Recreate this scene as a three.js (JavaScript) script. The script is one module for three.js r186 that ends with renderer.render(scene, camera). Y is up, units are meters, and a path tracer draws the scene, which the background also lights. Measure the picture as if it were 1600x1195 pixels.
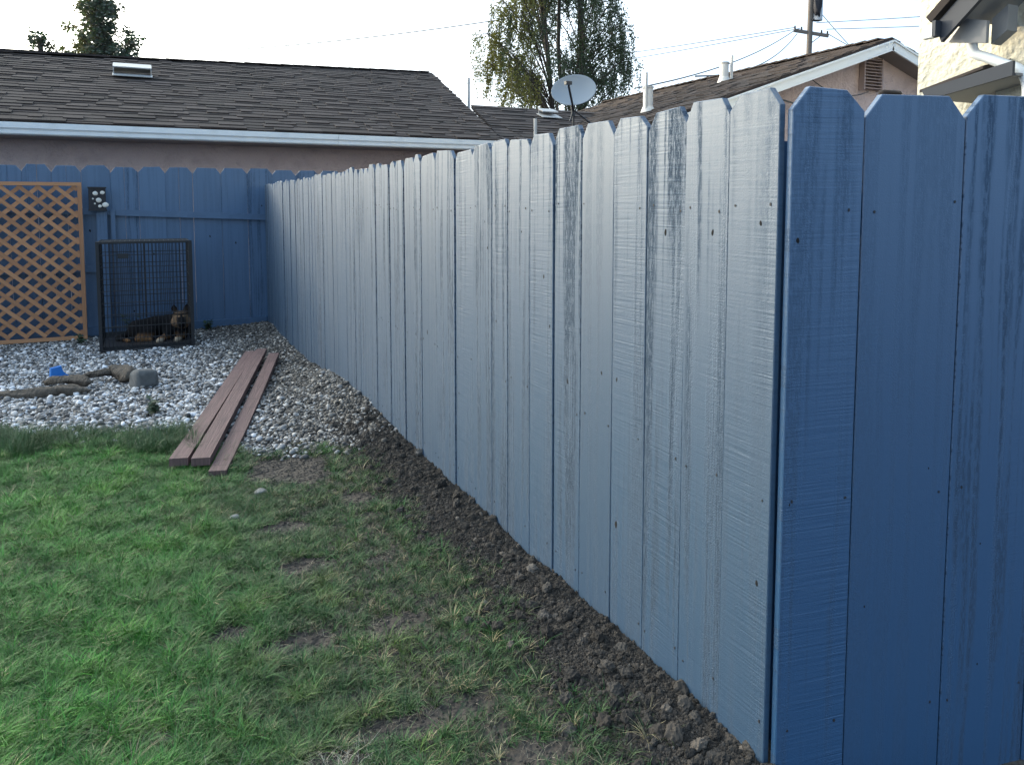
import * as THREE from 'three';
import { mergeGeometries, mergeVertices } from 'three/addons/utils/BufferGeometryUtils.js';
import { MarchingCubes } from 'three/addons/objects/MarchingCubes.js';
import { RoundedBoxGeometry } from 'three/addons/geometries/RoundedBoxGeometry.js';

// ---------------------------------------------------------------- camera, sky, sun, exposure
const scene = new THREE.Scene();
const camera = new THREE.PerspectiveCamera(52.37, 1600 / 1195, 0.05, 600);
camera.position.set(-1.35, 1.33, 1.364);
camera.rotation.set(THREE.MathUtils.degToRad(-4.5), THREE.MathUtils.degToRad(-25.3), 0, 'YXZ');
camera.setViewOffset(1600, 1195, 0, 179.5, 1600, 1195);           // shifted lens: verticals stay nearly upright

const SUN_AZ = -37, SUN_EL = 6.0, D2R = Math.PI / 180;             // degrees from -z (negative is to the left), degrees up
const sunDir = new THREE.Vector3(Math.sin(SUN_AZ * D2R) * Math.cos(SUN_EL * D2R), Math.sin(SUN_EL * D2R), -Math.cos(SUN_AZ * D2R) * Math.cos(SUN_EL * D2R));
{
  const w = 1024, h = 512, px = new Float32Array(w * h * 4), d = new THREE.Vector3();
  for (let j = 0; j < h; j++) for (let i = 0; i < w; i++) {
    const el = ((j + 0.5) / h - 0.5) * Math.PI, az = ((i + 0.5) / w - 0.5) * 2 * Math.PI;
    d.set(Math.cos(el) * Math.cos(az), Math.sin(el), Math.cos(el) * Math.sin(az));
    const a = Math.acos(Math.min(1, Math.max(-1, d.dot(sunDir)))) / D2R, t = Math.max(0, d.y);
    const hz = Math.pow(1 - t, 3.2), near = 22 * Math.exp(-a / 16.5), wide = 1.15 * Math.exp(-a / 54);
    const k = (j * w + i) * 4;
    px[k] = 0.245 + 0.22 * hz + wide * 1.02 + near;
    px[k + 1] = 0.47 + 0.21 * hz + wide * 1.0 + near * 0.91;
    px[k + 2] = 0.76 + 0.17 * hz + wide * 0.96 + near * 0.70;
    px[k + 3] = 1;
  }
  const sky = new THREE.DataTexture(px, w, h, THREE.RGBAFormat, THREE.FloatType);
  sky.mapping = THREE.EquirectangularReflectionMapping;
  sky.magFilter = sky.minFilter = THREE.LinearFilter;
  sky.needsUpdate = true;
  scene.background = sky; scene.environment = sky;
}
const sun = new THREE.DirectionalLight(new THREE.Color().setRGB(1, 0.84, 0.62), 2.4);
sun.position.copy(sunDir).multiplyScalar(60); sun.castShadow = true; sun.shadow.radius = 2;
sun.shadow.mapSize.set(2048, 2048);
Object.assign(sun.shadow.camera, { left: -40, right: 40, top: 25, bottom: -25, near: 1, far: 150 });
scene.add(sun); scene.add(sun.target);
const renderer = new THREE.WebGLRenderer({ antialias: true });
renderer.toneMapping = THREE.LinearToneMapping;
renderer.toneMappingExposure = 1.5;
renderer.shadowMap.enabled = true;

// ---------------------------------------------------------------- helpers
let seed = 7;
const rnd = () => { seed = (seed + 0x6D2B79F5) | 0; let t = Math.imul(seed ^ (seed >>> 15), 1 | seed); t = (t + Math.imul(t ^ (t >>> 7), 61 | t)) ^ t; return ((t ^ (t >>> 14)) >>> 0) / 4294967296; };
const rr = (a, b) => a + (b - a) * rnd();
const hash = (x, y, s) => { let n = Math.imul(x, 374761393) + Math.imul(y, 668265263) + Math.imul(s, 1274126177); n = Math.imul(n ^ (n >>> 13), 1103515245); return ((n ^ (n >>> 16)) >>> 0) / 4294967296; };
function vn(x, y, s = 0) {
  const xi = Math.floor(x), yi = Math.floor(y), fx = x - xi, fy = y - yi, u = fx * fx * (3 - 2 * fx), v = fy * fy * (3 - 2 * fy);
  const a = hash(xi, yi, s), b = hash(xi + 1, yi, s), c = hash(xi, yi + 1, s), d = hash(xi + 1, yi + 1, s);
  return a + (b - a) * u + (c - a + (a - b - c + d) * u) * v;
}
const fbm = (x, y, s = 0, o = 4) => { let r = 0, a = 0.5; for (let i = 0; i < o; i++) { r += a * vn(x, y, s + i * 17); x *= 2.03; y *= 2.03; a *= 0.5; } return r / (1 - Math.pow(0.5, o)); };
function tn(x, y, p, q, s) {                                        // noise that repeats every p by q cells
  const xi = Math.floor(x), yi = Math.floor(y), fx = x - xi, fy = y - yi, u = fx * fx * (3 - 2 * fx), v = fy * fy * (3 - 2 * fy), m = (a, b) => ((a % b) + b) % b;
  const x0 = m(xi, p), x1 = m(xi + 1, p), y0 = m(yi, q), y1 = m(yi + 1, q);
  const a = hash(x0, y0, s), b = hash(x1, y0, s), c = hash(x0, y1, s), d = hash(x1, y1, s);
  return a + (b - a) * u + (c - a + (a - b - c + d) * u) * v;
}
const tfbm = (x, y, p, s, o = 5) => { let r = 0, a = 0.5, k = 1; for (let i = 0; i < o; i++) { r += a * tn(x * k, y * k, p * k, p * k, s + i * 13); k *= 2; a *= 0.5; } return r / (1 - Math.pow(0.5, o)); };
const sm = (a, b, x) => { const t = Math.min(1, Math.max(0, (x - a) / (b - a))); return t * t * (3 - 2 * t); };
const clamp = (x, a = 0, b = 1) => Math.min(b, Math.max(a, x));
const toS = (c) => { c = clamp(c); return 255 * (c <= 0.0031308 ? 12.92 * c : 1.055 * Math.pow(c, 1 / 2.4) - 0.055); };
function tex(w, h, fn, color, rx = 1, ry = 1) {                     // fn(i, j) -> linear colour (three numbers) or one value
  const px = new Uint8Array(w * h * 4);
  for (let j = 0; j < h; j++) for (let i = 0; i < w; i++) {
    const r = fn(i, j), k = (j * w + i) * 4;
    if (color) { px[k] = toS(r[0]); px[k + 1] = toS(r[1]); px[k + 2] = toS(r[2]); } else px[k] = px[k + 1] = px[k + 2] = 255 * clamp(r);
    px[k + 3] = 255;
  }
  const t = new THREE.DataTexture(px, w, h, THREE.RGBAFormat);
  t.wrapS = t.wrapT = THREE.RepeatWrapping; t.magFilter = THREE.LinearFilter; t.minFilter = THREE.LinearMipmapLinearFilter; t.generateMipmaps = true;
  if (color) t.colorSpace = THREE.SRGBColorSpace;
  t.repeat.set(rx, ry); t.needsUpdate = true; return t;
}
const lin = (r, g, b) => new THREE.Color().setRGB(r, g, b);
const std = (c, rough = 0.8, o = {}) => new THREE.MeshStandardMaterial({ color: lin(...c), roughness: rough, metalness: 0, ...o });
const used = {};
const numbered = (n) => { const k = used[n] = (used[n] ?? -1) + 1; return k ? `${n}_${String(k).padStart(3, '0')}` : n; };
function tag(o, label, category, group, kind) { o.userData.label = label; if (category) o.userData.category = category; if (group) o.userData.group = group; if (kind) o.userData.kind = kind; return o; }
function thing(name, label, category, [x, y, z] = [0, 0, 0], turn = 0, group) {
  const o = new THREE.Group(); o.name = numbered(name); o.position.set(x, y, z); o.rotation.y = turn; scene.add(o); return tag(o, label, category, group);
}
function part(name, geo, mat, parent = scene) {
  const m = new THREE.Mesh(geo, mat); m.name = parent === scene ? numbered(name) : name; m.castShadow = m.receiveShadow = true; parent.add(m); return m;
}
function box(w, h, d, x = 0, y = 0, z = 0) { const g = new THREE.BoxGeometry(w, h, d); g.translate(x, y, z); return g; }
function bar(a, b, r, r2 = r, seg = 6) {                            // round bar between two points
  const A = new THREE.Vector3(...a), B = new THREE.Vector3(...b), L = A.distanceTo(B), g = new THREE.CylinderGeometry(r2, r, L, seg, 1);
  g.applyMatrix4(new THREE.Matrix4().compose(A.clone().add(B).multiplyScalar(0.5), new THREE.Quaternion().setFromUnitVectors(new THREE.Vector3(0, 1, 0), B.clone().sub(A).normalize()), new THREE.Vector3(1, 1, 1)));
  return g;
}
function beam(a, b, w, h) {                                         // box from a to b; w sideways, h upward
  const A = new THREE.Vector3(...a), B = new THREE.Vector3(...b), L = A.distanceTo(B), g = new THREE.BoxGeometry(w, h, L), m = new THREE.Matrix4().lookAt(A, B, new THREE.Vector3(0, 1, 0));
  m.setPosition(A.add(B).multiplyScalar(0.5)); g.applyMatrix4(m); return g;
}
function tube(pts, r, seg = 6, n = 40) { return new THREE.TubeGeometry(new THREE.CatmullRomCurve3(pts.map(p => new THREE.Vector3(...p))), n, r, seg); }
function lump(r, detail, amp, s, sx = 1, sy = 1, sz = 1) {          // an uneven stone
  let g = new THREE.IcosahedronGeometry(r, detail); g.deleteAttribute('uv'); g.deleteAttribute('normal'); g = mergeVertices(g, 1e-5);
  const p = g.attributes.position;
  for (let i = 0; i < p.count; i++) {
    const x = p.getX(i) / r, y = p.getY(i) / r, z = p.getZ(i) / r;
    const k = 1 + amp * (fbm(x * 1.3 + s * 7.1 + 5, y * 1.3 + z * 2.1 + s * 3.3, s, 3) - 0.5) * 2;
    p.setXYZ(i, x * r * k * sx, y * r * k * sy, z * r * k * sz);
  }
  g.computeVertexNormals(); return g;
}
function clod(s, sy) {                                              // a crumb of earth with broken faces
  let g = new THREE.IcosahedronGeometry(1, 4); g.deleteAttribute('uv'); g.deleteAttribute('normal'); g = mergeVertices(g, 1e-5); const p = g.attributes.position;
  for (let i = 0; i < p.count; i++) { const x = p.getX(i), y = p.getY(i), z = p.getZ(i), k = 0.5 + 0.7 * fbm(x * 2.1 + s * 5.3, y * 2.1 + z * 2.9 + s, s, 5) + 0.34 * (fbm(x * 7 + z * 3, y * 7 + s, s + 9, 2) - 0.5) + 0.1 * (hash(i, s, 4) - 0.5); p.setXYZ(i, x * k, y * k * sy, z * k); }
  g = g.toNonIndexed(); g.computeVertexNormals(); return g;
}
const M4 = new THREE.Matrix4(), Q = new THREE.Quaternion(), EU = new THREE.Euler(), V = new THREE.Vector3(), S3 = new THREE.Vector3();
function scatter(name, geo, mat, list, label, category) {          // list of {p, e, s, c}
  const m = new THREE.InstancedMesh(geo, mat, list.length); m.name = numbered(name); m.castShadow = m.receiveShadow = true;
  list.forEach((o, i) => {
    m.setMatrixAt(i, M4.compose(V.set(...o.p), Q.setFromEuler(EU.set(...o.e)), S3.set(...o.s)));
    if (o.c) m.setColorAt(i, lin(...o.c));
  });
  scene.add(m); return tag(m, label, category, null, 'stuff');
}

// ---------------------------------------------------------------- materials
// paint on rough sawn boards: colour, relief and gloss, 0.32 m by 2 m each
const PW = 256, PH = 2048;
function paintSet(s, saw, grain, base) {
  const hgt = new Float32Array(PW * PH), col = new Float32Array(PW * PH), rgh = new Float32Array(PW * PH);
  const per = 230 + 120 * hash(s, 1, 5), tilt = (hash(s, 2, 5) - 0.5) * 0.06;
  for (let j = 0; j < PH; j++) for (let i = 0; i < PW; i++) {
    const u = i / PW * 0.32, v = j / PH * 2;
    const wob = 0.012 * (vn(u * 14, v * 2.2, s + 9) - 0.5);
    const vv = v + tilt * u + wob * 0.12;
    const mask = sm(0.3, 0.75, fbm(u * 9 + 3, v * 2.6, s + 30, 3));
    const fine = 0.65 * vn(u * 5, vv * per, s + 1) + 0.35 * vn(u * 9, vv * 620, s + 3), wide = vn(u * 2.2, vv * 46, s + 2), cut = sm(0.72, 0.9, vn(u * 3, vv * 140, s + 4)) * vn(u * 16, v * 30, s + 14);
    const uu = u + wob;
    const g1 = vn(uu * 330, v * 7, s + 5), g2 = vn(uu * 110, v * 2.2, s + 6), g3 = vn(uu * 38, v * 0.9, s + 7);
    const ridge = Math.pow(g1, 1.6) * sm(0.35, 0.75, g3);
    const sp = vn(u * 700, v * 700, s + 8);
    hgt[j * PW + i] = 0.45 + saw * ((fine - 0.5) * (0.2 + 0.34 * mask) + (wide - 0.5) * 0.08 - cut * 0.4 * mask) + grain * ((ridge - 0.3) * 0.62 + (g2 - 0.5) * 0.2) + (sp - 0.5) * (0.16 + 0.5 * grain * sm(0.4, 0.75, g3));
    const streak = sm(0.38, 0.72, 0.5 * g3 + 0.5 * g2 + 0.5 * (fbm(u * 16, v * 1.7, s + 50, 3) - 0.5));
    const bare = grain * streak * (0.3 + 0.7 * sm(0.3, 0.6, 0.6 * vn(u * 300, v * 60, s + 60) + 0.4 * sp));
    col[j * PW + i] = clamp(bare * 0.95);
    rgh[j * PW + i] = 0.48 + 0.3 * bare + 0.1 * (fine - 0.5) * saw + 0.06 * (sp - 0.5);
  }
  const at = (i, j) => j * PW + i, rx = 1 / 0.32, ry = 0.5;
  const v = 0.94 + 0.12 * hash(s, 9, 9), lo = [base[0] * 0.5, base[1] * 0.5, base[2] * 0.5];
  const rt = tex(PW, PH, (i, j) => rgh[at(i, j)], false, rx, ry);
  return new THREE.MeshPhysicalMaterial({
    ior: 1.68, clearcoat: 1, clearcoatRoughness: 1, clearcoatMap: tex(PW, PH, (i, j) => 1 - 0.85 * col[at(i, j)], false, rx, ry),
    map: tex(PW, PH, (i, j) => { const t = col[at(i, j)], n = 0.95 + 0.1 * hash(i, j, s); return [0, 1, 2].map(k => (base[k] * (1 - t) + lo[k] * t) * v * n); }, true, rx, ry),
    bumpMap: tex(PW, PH, (i, j) => hgt[at(i, j)], false, rx, ry), bumpScale: 0.0022,
    roughnessMap: rt, clearcoatRoughnessMap: rt, roughness: 1, metalness: 0,
  });
}
const BLUE = [0.0105, 0.057, 0.136];
const paints = [paintSet(11, 1.0, 0.55, BLUE), paintSet(23, 0.25, 0.95, BLUE), paintSet(37, 0.7, 0.3, BLUE), paintSet(41, 0.12, 0.25, BLUE), paintSet(59, 1.1, 1.0, BLUE), paintSet(67, 0.5, 0.8, BLUE)];
// long run: same paint, grey sky sheen put into its colour, and more matt
const sheenPaints = paints.map(p => { const m = p.clone(); m.color.setRGB(1.3, 0.97, 0.83); m.roughness = 1.16; m.clearcoatRoughness = 1.16; return m; });
for (const p of paints) p.color.setRGB(1.2, 1.25, 1.22);  // same paint brightened: skylight on the return and back runs put into colour
const paintFar = std(BLUE, 0.55);
const noisy = (c, s, lo, hi, cells) => tex(512, 512, (i, j) => { const n = tfbm(i / 512 * cells, j / 512 * cells, cells, s, 6), f = tn(i / 2, j / 2, 256, 256, s + 3), k = lo + (hi - lo) * n + 0.12 * (f - 0.5); return c.map(x => x * k); }, true);
const bumpy = (s, cells, o = 6) => tex(512, 512, (i, j) => tfbm(i / 512 * cells, j / 512 * cells, cells, s, o), false);

// ---------------------------------------------------------------- ground
const lawnEdge = (x) => x < -1.15 ? -3.95 + 0.5 * (x + 2.15) + 0.18 * (vn(x * 5, 2, 3) - 0.5) : -3.35 + 0.45 * (x + 1.15) + 0.2 * (vn(x * 6, 8, 3) - 0.5);
function hgt(x, z) {
  let y = -0.062 - 0.075 * sm(-3.6, -6.5, z);
  if (x < 0.04) {
    const band = Math.exp(-Math.pow((x + 0.07) / 0.2, 2));
    y += band * (0.028 + 0.03 * (fbm(z * 2.3, 1, 8, 3) - 0.4)) * sm(0.8, -0.2, z);
    y += Math.exp(-Math.pow((x + 0.1) / 0.35, 2) - Math.pow((z + 4.3) / 1.0, 2)) * 0.07;
    y += Math.exp(-Math.pow((x + 0.25) / 0.5, 2) - Math.pow((z + 8.0) / 0.7, 2)) * 0.06;
    y += 0.018 * (fbm(x * 3.1 + 20, z * 3.1 + 40, 5, 3) - 0.5) + 0.012 * (fbm(x * 14 + 20, z * 14 + 40, 6, 3) - 0.5);
  }
  if (z > -0.05 && x > 0) y -= 0.1 * sm(0, 0.6, x);
  return y;
}
{
  const line = (fine0, fine1, step, far) => { const a = []; for (let f = far; f > 1; f *= 0.62) a.push(fine0 - f); for (let v = fine0; v <= fine1 + 1e-6; v += step) a.push(v); const b = []; for (let f = far; f > 1; f *= 0.62) b.push(fine1 + f); return a.concat(b.reverse()); };
  const xs = line(-4, 1, 0.024, 260), zs = line(-8.8, 1.6, 0.028, 260), pos = [], uv = [], col = [], idx = [];
  for (const z of zs) for (const x of xs) {
    pos.push(x, hgt(x, z), z); uv.push(x / 1.3, z / 1.3);
    const gravel = sm(0.05, -0.25, z - lawnEdge(x)), n = 0.75 + 0.5 * fbm(x * 6 + 9, z * 6 + 9, 77, 4), c = [0.052, 0.044, 0.037], g = [0.085, 0.083, 0.08];
    for (let k = 0; k < 3; k++) col.push((c[k] * (1 - gravel) + g[k] * gravel) * n);
  }
  for (let j = 0; j < zs.length - 1; j++) for (let i = 0; i < xs.length - 1; i++) { const a = j * xs.length + i, b = a + xs.length; idx.push(a, b, a + 1, a + 1, b, b + 1); }
  const g = new THREE.BufferGeometry();
  g.setAttribute('position', new THREE.Float32BufferAttribute(pos, 3)); g.setAttribute('uv', new THREE.Float32BufferAttribute(uv, 2)); g.setAttribute('color', new THREE.Float32BufferAttribute(col, 3));
  g.setIndex(idx); g.computeVertexNormals();
  const m = new THREE.MeshStandardMaterial({ vertexColors: true, roughness: 0.95, map: noisy([1, 1, 1], 5, 0.55, 1.3, 10), bumpMap: bumpy(6, 36), bumpScale: 0.045 });
  tag(part('ground', g, m), 'dark bare soil and grit of the yard', null, null, 'structure');
}

// ---------------------------------------------------------------- fences
const nailMat = std([0.022, 0.022, 0.026], 0.6), knotMat = std([0.007, 0.006, 0.006], 1);
const nailGeo = new THREE.CylinderGeometry(0.0031, 0.0031, 0.003, 8); nailGeo.rotateX(Math.PI / 2);
const knotGeo = lump(0.009, 1, 0.5, 3, 0.75, 1.25, 0.16);
function boardGeo(w, h, t, ear, o = {}) {                           // stands on y = 0, centred on x, front face at z = t
  const s = new THREE.Shape(), a = -w / 2, b = w / 2, eh = ear * rr(1.05, 1.45), ear2 = ear * rr(0.8, 1.15), l = o.left === false ? 0 : 1, r = o.right === false ? 0 : 1, j = () => rr(-0.0045, 0.0045);
  s.moveTo(a, 0); s.lineTo(b, 0);
  for (const f of [0.3, 0.6, 0.85]) s.lineTo(b + (o.rough ?? 1) * rr(-0.0016, 0.0012), (h - eh) * f);
  if (r) { s.lineTo(b, h - eh + j()); s.lineTo(b - ear, h + j()); } else s.lineTo(b, h);
  if (l) { s.lineTo(a + ear2, h + j() * 1.5); s.lineTo(a, h - eh + j()); } else s.lineTo(a, h);
  for (const f of [0.8, 0.5, 0.25]) s.lineTo(a + (o.rough ?? 1) * rr(-0.0012, 0.0016), (h - eh) * f);
  const g = new THREE.ExtrudeGeometry(s, { depth: t - 0.004, bevelEnabled: true, bevelThickness: 0.002, bevelSize: 0.002, bevelOffset: -0.002, bevelSegments: 1 });
  g.translate(0, 0, 0.002);
  const uv = g.attributes.uv, m = rnd() < 0.5 ? -1 : 1, q = rnd() < 0.5 ? -1 : 1, du = w / 2 + rr(0, Math.max(0, 0.316 - w)), dv = (q < 0 ? h : 0) + rr(0, Math.max(0, 1.99 - h)); for (let i = 0; i < uv.count; i++) uv.setXY(i, uv.getX(i) * m + du, uv.getY(i) * q + dv);
  return g;
}
function nails(b, w, t, heights, n = 2) {
  for (const y of heights) for (let k = 0; k < n; k++) {
    if (rnd() < 0.3) continue;
    const m = part('nail', nailGeo, nailMat, b); m.position.set((k / (n - 1) - 0.5) * (w - 0.05) + rr(-0.012, 0.012), y + rr(-0.016, 0.016), t);
    m.scale.set(rr(0.7, 1.1), rr(0.8, 1.5), 1);
  }
}
// the long run beside the lawn, seen along its face
const T = 0.018;
{
  const f = thing('wooden_fence', 'long blue painted board fence beside the lawn, pale sheen on its near boards', 'fence', [0, 0, 0]);
  const zAt = [-0.004, -0.172, -0.350, -0.528, -0.710, -0.912, -1.104, -1.295, -1.494, -1.652, -1.860, -2.095, -2.36, -2.587];
  while (zAt[zAt.length - 1] > -8.3) zAt.push(zAt[zAt.length - 1] - (rnd() < 0.5 ? rr(0.115, 0.14) : rr(0.16, 0.19)));
  zAt[zAt.length - 1] = -8.47;
  const order = [2, 5, 4, 0, 3, 4, 0, 5, 4, 1, 0, 1, 3, 4, 3, 1, 5, 1, 2, 1, 3];
  const tops = [1.603, 1.6, 1.598, 1.598, 1.596, 1.6, 1.592, 1.588, 1.6, 1.597, 1.583, 1.6, 1.598, 1.605];
  for (let i = 0; i + 1 < zAt.length; i++) {
    const gap = i === 4 ? 0.008 : i === 5 ? 0.006 : i === 15 ? 0.011 : rnd() < 0.3 ? rr(0.003, 0.006) : rr(0.0003, 0.0025), w = zAt[i] - zAt[i + 1] - gap, bottom = -0.16, h = (tops[i] ?? 1.59 + rr(-0.014, 0.012)) - bottom;
    const b = part('board', boardGeo(w, h, T, rr(0.024, 0.042)), sheenPaints[i < order.length ? order[i] : Math.floor(rnd() * 6)], f);
    b.position.set(0, bottom, (zAt[i] + zAt[i + 1]) / 2); b.rotation.set(0, -Math.PI / 2 + rr(-0.012, 0.012), rr(-0.0035, 0.0035));
    b.position.x = rr(-0.005, 0.004);
    if (i < 24) nails(b, w, T, [1.325 - bottom, 0.62 - bottom, 0.06 - bottom], i < 16 ? 2 : 2);
    if (i < 18) for (let k = 0; k < (i % 3 === 0 ? 2 : 1); k++) if (rnd() < 0.8) { const m = part('knot', knotGeo, knotMat, b); m.position.set(rr(-0.4, 0.4) * w, rr(0.35, 1.5), T - 0.0005); const q = rr(0.3, 1.05); m.scale.set(q, q * rr(1, 1.5), 1); m.rotation.z = rr(-0.4, 0.4); }
  }
  const rail = (y) => part('rail', box(0.04, 0.088, 8.3, 0.024, y, -4.25), paintFar, f);
  rail(1.325); rail(0.62); rail(0.06);
  for (const z of [-0.14, -2.5, -4.9, -7.3, -8.4]) part('post', box(0.088, 1.62, 0.088, 0.095, 0.68, z), paintFar, f);
}
// the return run past the corner, facing the camera
{
  const f = thing('wooden_fence', 'blue painted board fence turning the corner, flat face with dog eared tops', 'fence', [0.0, 0, 0.0], Math.atan2(-0.172, 0.985));
  const at = [-0.006, 0.192, 0.484, 0.762, 1.03, 1.29, 1.55, 1.83, 2.1, 2.37, 2.64], order = [0, 3, 1, 2, 5, 0, 3, 4, 2, 1];
  for (let i = 0; i + 1 < at.length; i++) {
    const w = at[i + 1] - at[i] - (i ? 0.0035 : 0.003), bottom = -0.26, h = [1.602, 1.6, 1.606][i] ?? 1.6 + rr(-0.01, 0.01);
    const b = part('board', boardGeo(w, h - bottom, T + 0.002, 0.05), paints[order[i]], f);
    b.position.set((at[i] + at[i + 1]) / 2, bottom, rr(-0.001, 0.002)); b.rotation.set(0, rr(-0.006, 0.006), rr(-0.001, 0.001));
    nails(b, w, T + 0.002, [1.33 - bottom, 0.62 - bottom, 0.05 - bottom]);
    for (let k = 0; k < 2; k++) { const m = part('knot', knotGeo, knotMat, b); m.position.set(i === 0 && k === 0 ? -0.075 : rr(-0.4, 0.4) * w, i === 0 && k === 0 ? 1.25 - bottom : rr(0.3, 1.4), T + 0.0015); const q = i === 0 && k === 0 ? 0.75 : rr(0.2, 0.5); m.scale.set(q, q, 1); }
  }
  for (const y of [1.325, 0.62, 0.02]) part('rail', box(2.5, 0.088, 0.04, 1.35, y, -0.025), paintFar, f);
  for (const x of [1.25, 2.5]) part('post', box(0.088, 1.62, 0.088, x, 0.6, -0.1), paintFar, f);
}
// the run across the back of the yard
{
  const f = thing('wooden_fence', 'blue painted back fence of wide rounded boards with rails, behind the dog crate', 'fence', [0, 0, -8.5]);
  const at = [-4.5, -4.22, -3.93, -3.64, -3.36, -3.08, -2.8, -2.523, -2.254, -1.966, -1.682, -1.397, -1.117, -0.822, -0.512, -0.215, 0.075, 0.36, 0.64, 0.93], split = { 6: 1, 7: 1, 8: 1, 10: 1, 12: 1 };
  for (let i = 0; i + 1 < at.length; i++) {
    const a = at[i] + 0.0007, b = at[i + 1] - 0.0007, bot = -0.2, top = 1.775 + rr(-0.012, 0.012), ps = split[i] ? [[a, (a + b) / 2 - 0.0015, 1, 0], [(a + b) / 2 + 0.0015, b, 0, 1]] : [[a, b, 1, 1]];
    for (const [l, r, el, er] of ps) {
      const m = part('board', boardGeo(r - l, top - bot, 0.018, 0.055, { left: !!el, right: !!er }), paints[Math.floor(rnd() * 4)], f);
      m.position.set((l + r) / 2, bot, -0.026 + (i % 2 ? 0.008 : 0) + (el && er ? 0 : el ? 0.0005 : -0.0005)); m.rotation.z = rr(-0.001, 0.001);
      if (i > 8 && rnd() < 0.7) { const k = part('knot', knotGeo, knotMat, m); k.position.set(rr(-0.35, 0.35) * (r - l), rr(0.3, 1.7), 0.0175); k.scale.setScalar(rr(0.9, 1.6)); }
    }
  }
  part('rail', beam([-4.5, 1.37, 0.022], [-0.01, 1.20, 0.022], 0.04, 0.07), paints[3], f);
  part('rail', box(2.66, 0.085, 0.04, -3.16, 0.64, 0.022), paints[3], f);
  part('rail', box(4.45, 0.1, 0.04, -2.26, -0.07, 0.022), paints[3], f);
  for (const x of [-4.2, -1.775]) part('post', box(0.105, 1.55, 0.09, x, 0.55, 0.088), paints[1], f);
  part('batten', box(0.045, 0.34, 0.03, -1.665, 1.13, 0.06), paints[2], f);
}

// ---------------------------------------------------------------- shingled roofs
const shingleMap = noisy([1, 1, 1], 91, 0.6, 1.35, 40);
const shingleMats = [[0.036, 0.026, 0.023], [0.045, 0.034, 0.031], [0.026, 0.020, 0.018], [0.056, 0.043, 0.039]].map(c => std(c, 0.95, { map: shingleMap }));
function quadSlab(p, d1, d2, n, w, l, t, du) {                      // slab with corner p, sides w along d1 and l along d2, thickness t along n, tapering to the top
  const g = new THREE.BoxGeometry(w, t, l); g.translate(w / 2, t / 2, l / 2);
  const a = g.attributes.position; for (let i = 0; i < a.count; i++) if (a.getZ(i) > l / 2 && a.getY(i) > t / 2) a.setY(i, t * 0.3);
  const uv = g.attributes.uv; for (let i = 0; i < uv.count; i++) uv.setXY(i, a.getX(i) + du, a.getZ(i) + du * 3.3);
  g.applyMatrix4(new THREE.Matrix4().makeBasis(d1, n, d2).setPosition(p)); return g;
}
// eave from A to B, ridge from C (above A) to D (above B); 'separate' shingles nearest to a point become parts of their own
function shingled(parent, A, B, C, D, expo, separate = 0) {
  const a = new THREE.Vector3(...A), b = new THREE.Vector3(...B), c = new THREE.Vector3(...C), d = new THREE.Vector3(...D), d1 = b.clone().sub(a).normalize();
  let d2 = c.clone().sub(a); d2.addScaledVector(d1, -d2.dot(d1)); d2.normalize();
  const n = new THREE.Vector3().crossVectors(d2, d1); if (n.y < 0) n.negate();
  const flip = new THREE.Vector3().crossVectors(d1, n).dot(d2) < 0;
  const deck = mergeGeometries([slabFrom([a, b, d, c], n, -0.05)]); part('roof_deck', deck, shingleMats[0], parent);
  const inPlane = (p) => { const q = p.clone().sub(a); return [q.dot(d1), q.dot(d2)]; }, [uc, sc] = inPlane(c), [ud, sd] = inPlane(d), ub = b.distanceTo(a), top = Math.max(sc, sd);
  const from = (t) => t <= sc ? uc * t / sc : uc + (ud - uc) * (t - sc) / (sd - sc), to = (t) => t <= sd ? ub + (ud - ub) * t / sd : ud + (uc - ud) * (t - sd) / (sc - sd);
  const rows = Math.floor(top / expo + 0.3), step = top / rows, rest = [[], [], [], []], dark = []; let made = 0;
  for (let r = 0; r < rows; r++) {
    const u0 = Math.max(from(r * step), from((r + 0.6) * step)), u1 = Math.min(to(r * step), to((r + 0.6) * step)); if (u1 - u0 < 0.1) continue;
    const wide = u1 - u0, base = a.clone().addScaledVector(d1, u0).addScaledVector(d2, r * step).addScaledVector(n, 0.004); let x = -rnd() * 0.2;
    dark.push(place(base, 0, wide, 0, step * 1.05, 0.006));
    while (x < wide) {
      const w = rr(0.17, 0.46), x0 = Math.max(0, x), x1 = Math.min(wide, x + w); x += w; if (x1 - x0 < 0.03) continue;
      const short = rnd() < 0.5, s0 = short ? step * rr(0.45, 0.62) : 0, k = Math.floor(rnd() * 4), g = place(base.clone().addScaledVector(n, 0.0065), x0, x1 - x0 - 0.003, s0 - 0.012, step - s0 + 0.03, short ? 0.006 : 0.022);
      if (made < separate) { part('shingle', g, shingleMats[k], parent); made++; } else rest[k].push(g);
    }
  }
  part('shingle_backing', mergeGeometries(dark), shingleMats[0], parent).userData.kind = 'stuff';
  rest.forEach((g, k) => { if (g.length) part('shingles', mergeGeometries(g), shingleMats[k], parent).userData.kind = 'stuff'; });
  function place(p0, x, w, s, len, t) {
    const p = p0.clone().addScaledVector(d1, x).addScaledVector(d2, s);
    return flip ? quadSlab(p.addScaledVector(d1, w), d1.clone().negate(), d2, n, w, len, t, x + p0.y * 5) : quadSlab(p, d1, d2, n, w, len, t, x + p0.y * 5);
  }
}
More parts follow.
